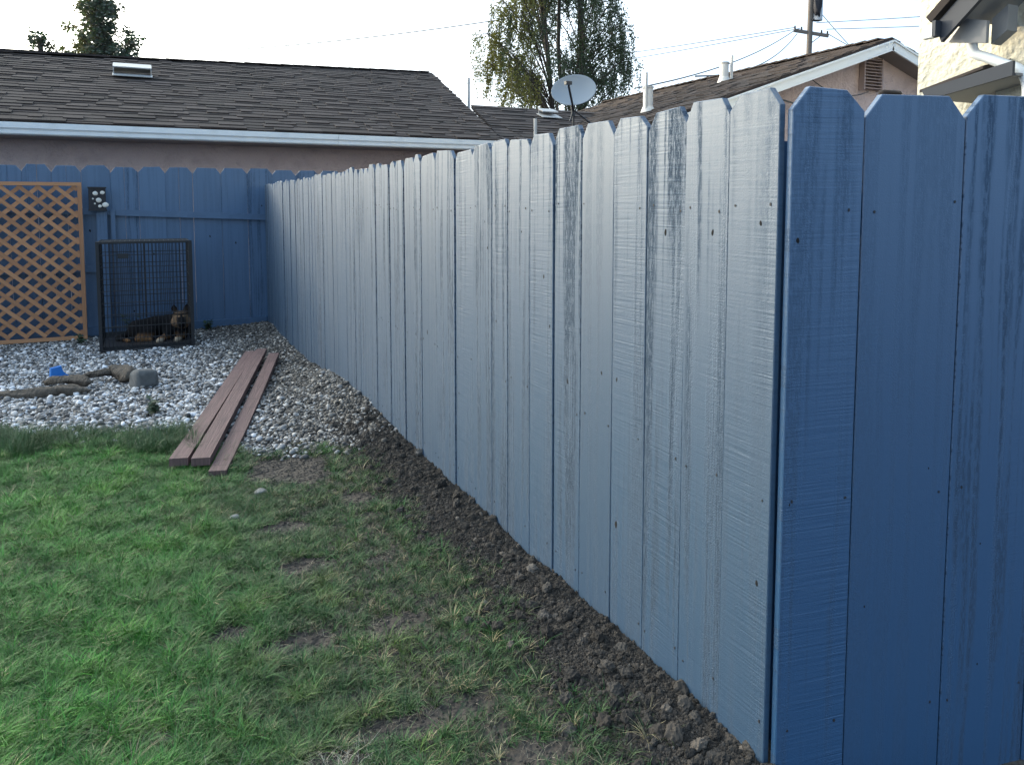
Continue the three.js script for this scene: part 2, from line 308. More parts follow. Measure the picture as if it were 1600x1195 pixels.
function slabFrom(q, n, t) {                                        // a four-cornered plate thickened along n
  const pos = [], o = q.map(p => p.clone().addScaledVector(n, t)), f = (a, b, c, d) => { for (const v of [a, b, c, a, c, d]) pos.push(v.x, v.y, v.z); };
  f(...q); f(o[3], o[2], o[1], o[0]); for (let i = 0; i < 4; i++) f(q[i], o[i], o[(i + 1) % 4], q[(i + 1) % 4]);
  const g = new THREE.BufferGeometry(); g.setAttribute('position', new THREE.Float32BufferAttribute(pos, 3)); g.setAttribute('uv', new THREE.Float32BufferAttribute(new Float32Array(pos.length / 3 * 2), 2)); g.computeVertexNormals(); return g;
}
const stucco = (c, s) => std(c, 0.92, { map: noisy([1, 1, 1], s, 0.8, 1.18, 12), bumpMap: bumpy(s + 1, 40), bumpScale: 0.02 });
const pinkStucco = stucco([0.46, 0.37, 0.36], 120), creamStucco = stucco([0.64, 0.605, 0.49], 140);
creamStucco.bumpScale = 0.022;
const whitePaint = std([0.76, 0.79, 0.80], 0.5, { map: noisy([1, 1, 1], 160, 0.82, 1.1, 6) }), galv = std([0.42, 0.42, 0.41], 0.5), vinyl = std([0.62, 0.60, 0.56], 0.55);
function uvBox(w, h, d, x, y, z) { const g = box(w, h, d, x, y, z), p = g.attributes.position, n = g.attributes.normal, uv = g.attributes.uv; for (let i = 0; i < p.count; i++) { const a = Math.abs(n.getX(i)) > 0.5 ? p.getZ(i) : p.getX(i), b = Math.abs(n.getY(i)) > 0.5 ? p.getZ(i) : p.getY(i); uv.setXY(i, a / 1.5, b / 1.5); } return g; }
// the long house behind the back fence
{
  const h = thing('stucco_house', 'long low pink stucco house with dark shingle roof and white gutter behind back fence', 'house', [0, 0, 0]);
  part('wall', uvBox(25.2, 2.6, 9.6, -8.6, 1.1, -16.2), pinkStucco, h);
  const rf = part('roof', slabFrom([[-22, 2.44, -21.5], [4.2, 2.44, -22.5], [5.3, 4.60, -17.42], [-22, 3.98, -15.62]].map(p => new THREE.Vector3(...p)), new THREE.Vector3(0, -1, 0), 0.1), shingleMats[0], h);
  rf.userData.label = 'rear slope of the roof';
  const front = new THREE.Group(); front.name = 'roof_front'; h.add(front);
  shingled(front, [-4.2, 2.45, -10.78], [4.22, 2.45, -10.78], [-5.2, 4.052, -15.576], [5.3, 4.652, -17.373], 0.2, 300);
  shingled(front, [-22, 2.45, -10.78], [-4.2, 2.45, -10.78], [-22, 4.052, -15.576], [-5.2, 4.052, -15.576], 0.2);
  part('gable_wall', slabFrom([[4.0, 2.3, -11.3], [4.0, 2.3, -22], [4.9, 4.4, -17.2], [4.9, 4.4, -17.1]].map(p => new THREE.Vector3(...p)), new THREE.Vector3(-1, 0, 0), 0.1), pinkStucco, h);
  for (let x = -8, i = 0; x < 5.2; x += 0.26, i++) { const g = box(0.29, 0.022, 0.3); const m = part('ridge_cap', g, shingleMats[i % 4], h); const k = Math.max(0, x + 5.2) / 10.5; m.position.set(x, 4.067 + 0.6 * k + rr(-0.004, 0.004), -15.576 - 1.797 * k); m.rotation.set(0, x > -5.2 ? 0.17 : 0, x > -5.2 ? 0.03 : -0.03, 'YXZ'); }
  const gut = new THREE.Group(); gut.name = 'gutter'; h.add(gut);
  const prof = new THREE.Shape(); [[0, 0], [0.075, 0], [0.085, 0.012], [0.088, 0.055], [0.1, 0.075], [0.108, 0.08], [0.112, 0.14], [0.112, 0.155], [0.1, 0.155], [0.1, 0.145], [0.012, 0.145], [0, 0.16]].forEach((p, i) => i ? prof.lineTo(...p) : prof.moveTo(...p));
  let x0 = -22; for (const x1 of [-15.8, -9.6, -3.4, 1.4, 4.3]) { const g = new THREE.ExtrudeGeometry(prof, { depth: x1 - x0 - 0.004, bevelEnabled: false }); g.rotateY(Math.PI / 2); g.scale(1, 1, -1); const ix = g.index; const p = g.attributes.position; 
    for (let i = 0; i < p.count; i += 3) { for (const at of Object.values(g.attributes)) { for (let k = 0; k < at.itemSize; k++) { const a = at.getComponent(i + 1, k); at.setComponent(i + 1, k, at.getComponent(i + 2, k)); at.setComponent(i + 2, k, a); } } }
    g.computeVertexNormals(); g.translate(x0, 2.275, -10.81); part('gutter_length', g, whitePaint, gut); x0 = x1; }
  part('fascia', box(26.2, 0.16, 0.025, -8.9, 2.35, -10.835), whitePaint, h);
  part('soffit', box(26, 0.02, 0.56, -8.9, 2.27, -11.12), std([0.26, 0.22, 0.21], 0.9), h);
  const v = new THREE.Group(); v.name = 'roof_vent'; v.position.set(-1.45, 3.67, -14.3); v.rotation.x = Math.atan(0.334); h.add(v);
  part('hood', box(0.62, 0.02, 0.36, 0, 0.15, -0.05), galv, v); part('side', box(0.015, 0.14, 0.34, -0.3, 0.075, -0.04), galv, v); part('side', box(0.015, 0.14, 0.34, 0.3, 0.075, -0.04), galv, v); part('throat', box(0.58, 0.13, 0.02, 0, 0.07, -0.2), galv, v); part('flashing', box(0.64, 0.012, 0.2, 0, 0.02, 0.14), galv, v);
  const pp = part('vent_pipe', bar([5.15, 3.4, -14.6], [5.15, 4.12, -14.6], 0.03), galv, h); pp.userData.label = 'thin grey pipe beside the roof end';
}
// the gabled house to the right with its low wing
{
  const h = thing('gabled_house', 'pink stucco gabled house with white rake boards and dark roof beyond the fence', 'house', [0, 0, 0]);
  const RX = 10.19, RY = 4.158, K = 0.335, E1 = 4.55, E2 = 15.83;
  const s = new THREE.Shape(); [[E1 + 0.5, -0.1], [E2 - 0.5, -0.1], [E2 - 0.5, RY - 0.2 - K * (E2 - 0.5 - RX)], [RX, RY - 0.2], [E1 + 0.5, RY - 0.2 - K * (RX - E1 - 0.5)]].forEach((p, i) => i ? s.lineTo(...p) : s.moveTo(...p));
  const g = new THREE.ExtrudeGeometry(s, { depth: 0.15, bevelEnabled: false }); g.translate(0, 0, -8.5); { const uv = g.attributes.uv; for (let i = 0; i < uv.count; i++) uv.setXY(i, uv.getX(i) / 1.5, uv.getY(i) / 1.5); }
  part('gable_wall', g, pinkStucco, h);
  part('side_wall', uvBox(0.15, 2.3, 8, E1 + 0.58, 1.0, -12.5), pinkStucco, h); part('side_wall', uvBox(0.15, 2.3, 8, E2 - 0.58, 1.0, -12.5), pinkStucco, h);
  const l = new THREE.Group(); l.name = 'roof_left'; h.add(l);
  shingled(l, [E1, RY - K * (RX - E1), -17], [E1, RY - K * (RX - E1), -8.0], [RX, RY, -17], [RX, RY, -8.0], 0.2);
  const r = new THREE.Group(); r.name = 'roof_right'; h.add(r);
  shingled(r, [E2, RY - K * (E2 - RX), -8.0], [E2, RY - K * (E2 - RX), -17], [RX, RY, -8.0], [RX, RY, -17], 0.2);
  for (let z = -16.9, i = 0; z < -8.15; z += 0.26, i++) { const m = part('ridge_cap', box(0.3, 0.022, 0.29), shingleMats[i % 4], h); m.position.set(RX, RY + 0.016 + rr(-0.004, 0.004), z); m.rotation.x = -0.05; }
  for (const e of [E1 - 0.03, E2 + 0.03]) { const y = RY - K * Math.abs(RX - e); part('rake_board', beam([e, y - 0.12, -7.985], [RX, RY - 0.12, -7.985], 0.03, 0.16), whitePaint, h); part('rake_trim', beam([e, y - 0.045, -7.972], [RX, RY - 0.045, -7.972], 0.05, 0.03), whitePaint, h); part('rake_soffit', beam([e, y - 0.2, -8.17], [RX, RY - 0.2, -8.17], 0.34, 0.015), std([0.2, 0.17, 0.16], 0.9), h); }
  const v = new THREE.Group(); v.name = 'gable_vent'; v.position.set(10.05, 3.59, -8.335); h.add(v);
  part('vent_backing', box(0.42, 0.52, 0.01, 0, 0, 0), std([0.26, 0.2, 0.19], 0.8), v);
  for (let i = 0; i < 10; i++) { const m = part('louver', box(0.41, 0.014, 0.1, 0, -0.24 + i * 0.053, 0.055), std([0.26, 0.2, 0.19], 0.8), v); m.rotation.x = 0; m.geometry.translate(0, 0, 0); }
  for (const x of [-0.215, 0.215]) part('vent_frame', box(0.025, 0.55, 0.115, x, 0, 0.055), std([0.3, 0.235, 0.225], 0.8), v);
  // low wing joining the long house
  const w = new THREE.Group(); w.name = 'wing_roof'; h.add(w);
  shingled(w, [4.32, 2.36, -10.85], [9.0, 2.36, -10.85], [4.9, 3.42, -13.85], [9.0, 3.42, -13.85], 0.2);
  part('wing_wall', uvBox(4.5, 2.3, 2.2, 6.8, 1.0, -12.6), pinkStucco, h);
  const rv = new THREE.Group(); rv.name = 'roof_vent'; rv.position.set(6.35, 3.22, -13.2); rv.rotation.x = Math.atan(0.353); h.add(rv);
  part('hood', box(0.36, 0.02, 0.25, 0, 0.11, 0), galv, rv); part('throat', box(0.32, 0.1, 0.02, 0, 0.05, -0.1), galv, rv); part('flashing', box(0.46, 0.012, 0.3, 0, 0.02, 0.1), galv, rv);
  const slopeY = (x) => RY - K * (RX - x);
  const flue = (x, z, r, hh) => { const gp = new THREE.Group(); gp.name = 'flue'; gp.position.set(x, slopeY(x), z); h.add(gp); part('pipe', new THREE.CylinderGeometry(r, r, hh, 14).translate(0, hh / 2, 0), vinyl, gp); part('flashing_boot', new THREE.CylinderGeometry(r * 1.08, r * 1.6, 0.12, 14).translate(0, 0.03, 0), vinyl, gp); part('cap', new THREE.CylinderGeometry(r * 1.15, r * 1.15, 0.03, 14).translate(0, hh, 0), galv, gp); return gp; };
  flue(6.6, -9.95, 0.085, 0.42); part('vent_pipe', bar([6.53, 2.9, -9.9], [6.53, 3.62, -9.9], 0.022), galv, h);
  flue(8.98, -10.8, 0.085, 0.36); part('vent_pipe', bar([9.12, 3.75, -10.75], [9.12, 4.26, -10.75], 0.03), vinyl, h);
  part('vent_pipe', bar([4.9, 2.5, -10.9], [4.9, 2.86, -10.9], 0.03), galv, h);
}
// satellite dish on the roof
{
  const d = thing('satellite_dish', 'pale grey oval satellite dish on dark bent struts above the roofs', 'satellite dish', [5.93, 2.70, -11.42]);
  const dk = std([0.016, 0.017, 0.022], 0.45), rim = std([0.27, 0.31, 0.35], 0.5);
  const pts = []; for (let i = 0; i <= 14; i++) { const r = i / 14; pts.push(new THREE.Vector2(r * 0.42, 0.075 * r * r)); } for (let i = 14; i >= 0; i--) { const r = i / 14; pts.push(new THREE.Vector2(r * 0.423, 0.075 * r * r - 0.012)); }
  const rg = new THREE.LatheGeometry(pts, 40); rg.scale(1, 1, 0.72); rg.rotateX(Math.PI / 2);
  const m = part('reflector', rg, rim, d); m.position.set(0.03, 0.76, 0); m.rotation.set(-0.3, -0.45, 0.2, 'YXZ');
  part('mast', bar([0.02, 0.0, 0.02], [0.03, 0.34, 0], 0.022), dk, d); part('mast_head', bar([0.03, 0.3, 0], [0.03, 0.55, -0.06], 0.035), dk, d);
  part('foot', box(0.3, 0.02, 0.2, 0.02, 0.04, 0.02), dk, d);
  part('strut', bar([0.03, 0.42, 0.01], [0.5, 0.06, 0.16], 0.018), dk, d); part('strut', bar([0.0, 0.36, 0.02], [-0.09, 0.2, 0.08], 0.014), dk, d);
  const arm = [0.0, 0.42, 0.06], tip = [-0.30, 0.79, 0.40];
  part('feed_arm', beam(arm, tip, 0.032, 0.04), dk, d); part('feed_horn', box(0.12, 0.06, 0.08, tip[0] + 0.0, tip[1] + 0.05, tip[2] - 0.02), dk, d);
}
// the cream house behind the return fence
{
  const h = thing('cream_house', 'cream rough stucco house corner with dark eave and downspout behind the blue fence', 'house', [0, 0, 0]);
  part('wall', uvBox(6, 7, 0.9, 7.0, 3.2, -2.29), creamStucco, h); part('wall', uvBox(6, 7, 2.1, 6.86, 3.2, -0.99), creamStucco, h);
  const dkb = std([0.032, 0.038, 0.05], 0.75, { map: noisy([1, 1, 1], 170, 0.6, 1.4, 8) }), soff = std([0.2, 0.205, 0.21], 0.85);
  const quad = (pts, dir, t) => slabFrom(pts.map(p => new THREE.Vector3(...p)), new THREE.Vector3(...dir), t);
  const e = new THREE.Group(); e.name = 'upper_eave'; h.add(e);
  part('rake_board', quad([[3.4, 2.52, -2.165], [3.4, 2.40, -2.12], [3.4, 3.0, -1.42], [3.4, 3.13, -1.46]], [1, 0, 0], 0.03), dkb, e);
  part('roof_edge', quad([[3.37, 2.575, -2.215], [3.37, 2.535, -2.18], [3.37, 3.15, -1.465], [3.37, 3.19, -1.5]], [1, 0, 0], 0.5), shingleMats[2], e);
  part('soffit_board', quad([[3.435, 2.53, -2.03], [3.435, 3.02, -1.46], [3.95, 3.02, -1.46], [3.95, 2.53, -2.03]], [0, 1, 0], 0.02), soff, e);
  part('soffit_return', quad([[3.5, 2.41, -2.14], [3.5, 2.36, -1.885], [3.5, 2.5, -1.885], [3.5, 2.54, -2.03]], [1, 0, 0], 0.03), soff, e);
  part('soffit_block', quad([[3.62, 2.37, -1.93], [3.62, 2.44, -1.83], [3.62, 2.6, -1.83], [3.62, 2.53, -1.93]], [1, 0, 0], 0.1), soff, e);
  const gt = part('gutter_end', new RoundedBoxGeometry(0.05, 0.085, 0.09, 2, 0.01), whitePaint, h); gt.position.set(3.385, 2.475, -2.19);
  part('gutter_bracket', box(0.06, 0.1, 0.025, 3.372, 2.485, -2.135), dkb, h);
  const ds = tube([[3.6, 2.42, -2.04], [3.6, 2.37, -2.04], [3.6, 2.325, -2.02], [3.61, 2.29, -1.95], [3.63, 2.23, -1.84], [3.65, 2.19, -1.765], [3.66, 2.12, -1.72], [3.67, 1.9, -1.71], [3.68, 1.0, -1.71], [3.69, 0, -1.7]], 0.033, 10, 80);
  part('downspout', ds, whitePaint, h);
  const p = new THREE.Group(); p.name = 'lower_roof'; h.add(p);
  part('roof_slab', quad([[3.58, 2.12, -2.40], [3.58, 2.215, -1.95], [4.05, 2.33, -1.95], [4.05, 2.24, -2.40]], [0, 1, 0], 0.02), shingleMats[3], p);
  part('rake_board', quad([[3.52, 2.055, -2.30], [3.52, 2.135, -1.72], [3.52, 2.225, -1.72], [3.52, 2.125, -2.34]], [1, 0, 0], 0.025), dkb, p);
  part('soffit_board', quad([[3.56, 2.06, -2.3], [3.56, 2.14, -1.72], [4.0, 2.14, -1.72], [4.0, 2.06, -2.3]], [0, 1, 0], 0.015), soff, p);
  const lf = part('flashing', lump(0.06, 1, 0.6, 12, 1.3, 0.5, 1), shingleMats[2], h); lf.position.set(3.3, 2.1, -2.42);  // lump of dark debris above the fence, no metal part of the house
}

// ---------------------------------------------------------------- utility pole and wires
{
  const wood = std([0.16, 0.135, 0.115], 0.9, { map: noisy([1, 1, 1], 180, 0.6, 1.4, 10) }), dk = std([0.012, 0.013, 0.02], 0.8), wireMat = std([0.06, 0.065, 0.07], 0.6);
  const p = thing('utility_pole', 'wooden utility pole with tilted crossarm and transformer behind the gable roof', 'utility pole', [29.95, 0, -29.02]);
  part('shaft', bar([-0.1, 0, 0], [0.08, 14, 0], 0.17, 0.13, 10), wood, p);
  part('crossarm', beam([-0.72, 10.36, -0.34], [0.9, 10.08, 0.42], 0.12, 0.16), wood, p);
  for (const t of [0.03, 0.22, 0.8, 0.97]) part('insulator', new THREE.CylinderGeometry(0.035, 0.05, 0.16, 8).translate(-0.72 + 1.62 * t, 10.36 - 0.28 * t + 0.16, -0.34 + 0.76 * t), dk, p);
  part('brace', bar([0.05, 9.7, 0.1], [0.55, 10.1, 0.27], 0.02), dk, p);
  part('transformer', new THREE.CylinderGeometry(0.24, 0.24, 1.5, 16).translate(0.38, 11.6, 0.16), std([0.42, 0.43, 0.44], 0.5), p);
  part('black_wrap', lump(0.3, 3, 0.35, 5, 0.72, 2.3, 0.72).translate(0.2, 11.7, 0.32), dk, p);
  part('transformer_bracket', box(0.5, 0.06, 0.12, 0.25, 10.85, 0.15), dk, p);
  const sag = (a, b, s) => { const r = []; for (let i = 0; i <= 8; i++) { const t = i / 8; r.push([a[0] + (b[0] - a[0]) * t, a[1] + (b[1] - a[1]) * t - s * 4 * t * (1 - t), a[2] + (b[2] - a[2]) * t]); } return r; };
  const wire = (a, b, s, r, label) => tag(part('overhead_wire', tube(sag(a, b, s), r * 1.5, 5, 24), wireMat), label, 'wire', 'overhead wires');
  wire([29.25, 10.5, -29.35], [-8, 8.6, -62], 0.9, 0.012, 'thin overhead wire strung left from the end of the pole crossarm');
  wire([29.5, 10.45, -29.2], [-8, 7.9, -64], 1.1, 0.012, 'faint overhead wire strung left from the middle of the pole crossarm');
  wire([29.3, 10.4, -29.3], [10.2, 4.35, -15.5], 0.35, 0.014, 'service wire sloping from the crossarm down to the gable ridge');
  wire([29.4, 10.2, -29.3], [10.19, 4.3, -13.2], 0.55, 0.014, 'second service wire sloping from the crossarm down to the gable ridge');
  wire([29.9, 14.0, -29], [-6, 9.7, -50], 1.2, 0.018, 'overhead wire strung left from the top of the pole');
  wire([30.3, 10.75, -28.9], [60, 14.2, -12], 0.6, 0.012, 'upper thin overhead wire strung right from the pole toward the cream house');
  wire([30.7, 10.4, -28.6], [60, 13.0, -12], 0.6, 0.012, 'lower thin overhead wire strung right from the pole toward the cream house');
  wire([30.4, 11.3, -28.8], [33.5, 8.0, -27.5], 0.1, 0.012, 'loose wire drooping from the transformer behind the gable roof');
  wire([30.75, 10.2, -28.6], [36, 7.6, -26], 0.2, 0.012, 'loose wire drooping from the crossarm end behind the gable roof');
  wire([7.6, 3.1, -8.2], [11.9, 2.72, -8.2], 0.12, 0.009, 'dark cable slung along the pink gable wall below its vent');
  wire([8.55, 3.42, -8.2], [9.9, 3.28, -8.2], 0.16, 0.006, 'thin cable looping across the pink gable wall beside its vent');
}

// ---------------------------------------------------------------- trees
function leafGeo(l, w) { const g = new THREE.BufferGeometry(); g.setAttribute('position', new THREE.Float32BufferAttribute([0, 0, 0, w, 0.01 * l, -l * 0.45, 0, 0, -l, -w, 0.01 * l, -l * 0.45], 3)); g.setIndex([0, 1, 2, 0, 2, 3]); g.computeVertexNormals(); return g; }
const barkMat = std([0.05, 0.042, 0.035], 0.95);
const leafMat = new THREE.MeshPhysicalMaterial({ color: 0xffffff, roughness: 0.75, side: THREE.DoubleSide, transmission: 0.35, thickness: 0 });
function crownOf(parent, list, geo) {
  const m = new THREE.InstancedMesh(geo, leafMat, list.length); m.name = 'crown'; m.castShadow = m.receiveShadow = true; m.userData.kind = 'stuff';
  list.forEach((o, i) => { m.setMatrixAt(i, M4.compose(V.set(...o.p), Q.setFromEuler(EU.set(...o.e)), S3.setScalar(o.s))); m.setColorAt(i, lin(...o.c)); });
  parent.add(m);
}
{
  const t = thing('weeping_tree', 'tall weeping tree with hanging leafy strands behind the satellite dish', 'tree', [16.4, 0, -31]);
  const wood = [], leaves = [], twigs = [];
  wood.push(tube([[0.3, 0, 0], [0.15, 3, 0.1], [-0.25, 5, 0], [-0.7, 8, 0.2], [-1.1, 11.5, 0]], 0.11, 8, 20), tube([[0.3, 0, 0], [0.5, 3.2, 0], [1.0, 5.5, 0.1], [1.2, 8, 0], [1.0, 12, 0]], 0.12, 8, 20), tube([[0.3, 3.8, 0], [0.9, 5.2, -0.3], [0.3, 7.5, -0.5], [0.2, 12, -0.4]], 0.09, 7, 18));
  const spine = (y, sx) => [sx < 0 ? -0.15 * (y - 4) - 0.1 : 0.3 + 0.12 * (y - 3), y, 0.05];
  for (let i = 0; i < 96; i++) {
    const a = rr(0, 6.283), y = rr(6.5, 12.8), w = 3.6 * Math.sqrt(sm(14.2, 9.2, y)) * (0.78 + 0.22 * sm(6, 8, y)), f = Math.sqrt(rr(0.12, 1)), c = [-0.1 + Math.cos(a) * w * f, y, Math.sin(a) * w * f * 0.8];
    const o = spine(Math.max(4.2, y - rr(1.2, 2.6) - w * f * 0.3), c[0] < 0.2 ? -1 : 1);
    wood.push(tube([o, [(o[0] + c[0]) * 0.5, (o[1] + y) * 0.5 + 0.3, (o[2] + c[2]) * 0.5], c], 0.03, 5, 10));
    const sunTint = c[0] < -0.9 + rr(-1.1, 1.1) && rnd() < 0.85, n = Math.round(rr(8, 15));  // sunlight on the left of the crown is painted in as yellower leaves
    for (let k = 0; k < n; k++) {
      const px = c[0] + rr(-0.55, 0.55), pz = c[2] + rr(-0.5, 0.5), py = c[1] + rr(-0.25, 0.35), len = rr(0.5, 1.9), dx = rr(-0.22, 0.22) + 0.12 * Math.sign(c[0]), dz = rr(-0.2, 0.2);
      twigs.push(tube([[c[0], c[1], c[2]], [(c[0] + px) / 2, py + 0.1, (c[2] + pz) / 2], [px, py - 0.1, pz], [px + dx, py - len, pz + dz]], 0.008, 4, 6));
      for (let q = 0; q < len * 23; q++) {
        const t = rnd(), v = rr(0.7, 1.3), cc = sunTint ? [0.15 * v, 0.155 * v, 0.035 * v] : [0.055 * v, 0.085 * v, 0.038 * v];
        leaves.push({ p: [px + dx * t + rr(-0.1, 0.1), py - len * t, pz + dz * t + rr(-0.1, 0.1)], e: [rr(-1.5, -0.4), rr(0, 6.283), rr(-0.7, 0.7)], s: rr(0.7, 1.4), c: cc });
      }
    }
  }
  const wg = wood.concat(twigs).map(g => { g.deleteAttribute('uv'); return g; });
  part('trunk', mergeGeometries(wg.slice(0, 3)), barkMat, t); part('branches', mergeGeometries(wg.slice(3)), barkMat, t).userData.kind = 'stuff';
  crownOf(t, leaves, leafGeo(0.12, 0.028));
}
function bushyTree(name, label, base, H, R, top, n, sunTint) {
  const t = thing(name, label, 'tree', base), wood = [], leaves = [], cl = [];
  wood.push(tube([[0, 0, 0], [0.1, H * 0.5, 0], [0, H * 0.97, 0.05]], 0.13, 8, 20));
  for (let i = 0; i < n; i++) {
    const y = H * rr(0.66, 1.0), f = Math.sqrt(sm(1.04, 0.8, y / H)) * R * rr(0.7, 1.12), a = rr(0, 6.283), r = f * Math.sqrt(rnd()), c = [Math.cos(a) * r, y, Math.sin(a) * r];
    cl.push(c); wood.push(tube([[0, y - r * 0.7 - 0.4, 0], [c[0] * 0.5, y - r * 0.3 - 0.15, c[2] * 0.5], c], 0.022, 4, 6));
  }
  for (const c of cl) { const rad = rr(0.3, 0.55); for (let q = 0; q < 62; q++) { const a = rr(0, 6.283), b = Math.acos(rr(-1, 1)), r = rad * Math.cbrt(rnd()), x = c[0] + r * Math.sin(b) * Math.cos(a), g = sunTint && x < -R * 0.25 + rr(-0.4, 0.4); leaves.push({ p: [x, c[1] + r * Math.cos(b) * 0.8, c[2] + r * Math.sin(b) * Math.sin(a)], e: [rr(-1.6, 0.6), rr(0, 6.283), rr(-1, 1)], s: rr(0.7, 1.4), c: g ? [rr(0.07, 0.13), rr(0.09, 0.13), rr(0.03, 0.05)] : [rr(0.03, 0.06), rr(0.05, 0.08), rr(0.028, 0.045)] }); } }  // leaves on the left get low sunlight as a yellower colour
  const wg = wood.map(g => { g.deleteAttribute('uv'); return g; });
  part('trunk', wg[0], barkMat, t); part('branches', mergeGeometries(wg.slice(1)), barkMat, t).userData.kind = 'stuff';
  crownOf(t, leaves, leafGeo(0.16, 0.06));
}
bushyTree('leafy_tree', 'dark leafy tree crown showing above the long roof beside its box vent', [-3.2, 0, -46.9], 12.4, 2.05, 0, 120, true);
bushyTree('leafy_tree', 'small sparse treetop peeking over the long roof beside a larger tree', [-6.05, 0, -47.6], 10.5, 0.95, 0, 24, false);

// ---------------------------------------------------------------- lattice panel
{
  const W = 1.9, H = 1.67, t = thing('lattice_panel', 'brown wooden lattice panel leaning on the back fence', 'lattice', [-1.975 - W / 2, -0.10, -8.28]);
  t.rotation.x = -0.02;
  const lm = [0, 1, 2].map(k => std([[0.38, 0.185, 0.09], [0.33, 0.16, 0.08], [0.42, 0.21, 0.105]][k], 0.8, { map: noisy([1, 1, 1], 190 + k, 0.7, 1.25, 8) }));
  const cut = (k, dir) => {                                         // the stretch of the line x*dir + y = k inside the frame
    const x0 = -W / 2 + 0.02, x1 = W / 2 - 0.02, y0 = 0.03, y1 = H - 0.02, tt = 0.86; let a = x0, b = x1; const y = (x) => (k - x * dir) * tt;
    const xa = (k - y0 / tt) / dir, xb = (k - y1 / tt) / dir, lo = Math.min(xa, xb), hi = Math.max(xa, xb); a = Math.max(a, lo); b = Math.min(b, hi); return b - a > 0.03 ? [[a, y(a)], [b, y(b)]] : null;
  };
  let n = 0; for (let k = -1.4; k < 4; k += 0.168) for (const dir of [1, -1]) { const c = cut(k + (dir < 0 ? 0.05 : 0), dir); if (!c) continue; const z = dir > 0 ? 0.008 : -0.0005; part('slat', beam([c[0][0], c[0][1], z], [c[1][0], c[1][1], z], 0.008, 0.040), lm[n++ % 3], t); }
  for (const x of [-W / 2, W / 2]) part('frame_side', box(0.04, H, 0.034, x, H / 2, 0.004), lm[1], t);
  for (const y of [0, H]) part('frame_rail', box(W + 0.04, 0.038, 0.036, 0, y, 0.004), lm[2], t);
}
// decorated box on the fence post
{
  const b = thing('shell_box', 'small black box studded with white shells on the fence post', 'box', [-1.81, 1.41, -8.36]);
  const bk = std([0.012, 0.012, 0.016], 0.6), wh = std([0.62, 0.60, 0.55], 0.6); b.rotation.y = 0.12;
  part('case', box(0.165, 0.24, 0.07), bk, b); part('lid', box(0.18, 0.015, 0.085, 0, 0.125, 0.005), bk, b); part('ledge', box(0.18, 0.012, 0.1, 0, -0.122, 0.012), bk, b);
  for (const [x, y, r] of [[-0.022, 0.062, 0.027], [0.05, 0.07, 0.022], [0.01, -0.012, 0.029], [0.075, -0.065, 0.032], [0.022, -0.078, 0.018], [-0.045, 0.003, 0.01], [-0.028, -0.05, 0.01]]) { const m = part('shell', lump(r, 2, 0.2, Math.round(r * 1000), 1, 0.9, 0.45), wh, b); m.position.set(x, y, 0.04); }
}

// ---------------------------------------------------------------- wire crate
{
  const c = thing('dog_crate', 'black wire dog crate standing on the gravel before the back fence', 'dog crate', [-1.355, -0.115, -7.72]);
  const bk = std([0.008, 0.009, 0.012], 0.5), W = 0.85, D = 0.8, H = 1.08;
  const face = (name, o, ux, uy, n, m, r, mid) => {
    const g = new THREE.Group(); g.name = name; c.add(g);
    const P = (s, t) => [o[0] + ux[0] * s + uy[0] * t, o[1] + ux[1] * s + uy[1] * t, o[2] + ux[2] * s + uy[2] * t];
    for (let i = 0; i <= n; i++) part('wire', bar(P(i / n, 0), P(i / n, 1), i === 0 || i === n ? 0.009 : r, undefined, 5), bk, g);
    for (let i = 0; i <= m; i++) part('wire', bar(P(0, i / m), P(1, i / m), i === 0 || i === m ? 0.008 : r * 1.15, undefined, 5), bk, g);
    if (mid) part('middle_post', bar(P(0.49, 0.2), P(0.49, 1), 0.008), bk, g);
  };
  face('front_panel', [-W / 2, 0, D / 2], [W, 0, 0], [0, H, 0], 24, 9, 0.003, false);
  face('rear_panel', [-W / 2, 0, -D / 2], [W, 0, 0], [0, H - 0.01, 0], 24, 9, 0.0034, true);
  face('side_panel', [-W / 2, 0, -D / 2], [0, 0, D], [0, H, 0], 16, 9, 0.0028, false);
  face('side_panel', [W / 2, 0, -D / 2], [0, 0, D], [0, H, 0], 16, 9, 0.0028, false);
  face('top_panel', [-W / 2, H, -D / 2], [W, 0, 0], [0, 0, D], 18, 12, 0.0028, false);
  part('corner_post', box(0.03, H, 0.02, -W / 2, H / 2, D / 2 + 0.012), bk, c); part('corner_post', box(0.034, H, 0.02, W / 2, H / 2, D / 2 + 0.012), bk, c);
  part('top_edge', box(W + 0.03, 0.022, 0.022, 0, H + 0.006, D / 2 + 0.012), bk, c);
  part('latch', box(0.1, 0.05, 0.008, -0.2, H - 0.13, D / 2 + 0.01), bk, c);
  part('tray', box(W - 0.03, 0.035, D - 0.04, 0, 0.022, 0), bk, c); part('tray_rim', box(W - 0.02, 0.06, 0.012, 0, 0.05, -D / 2 + 0.02), bk, c);
}
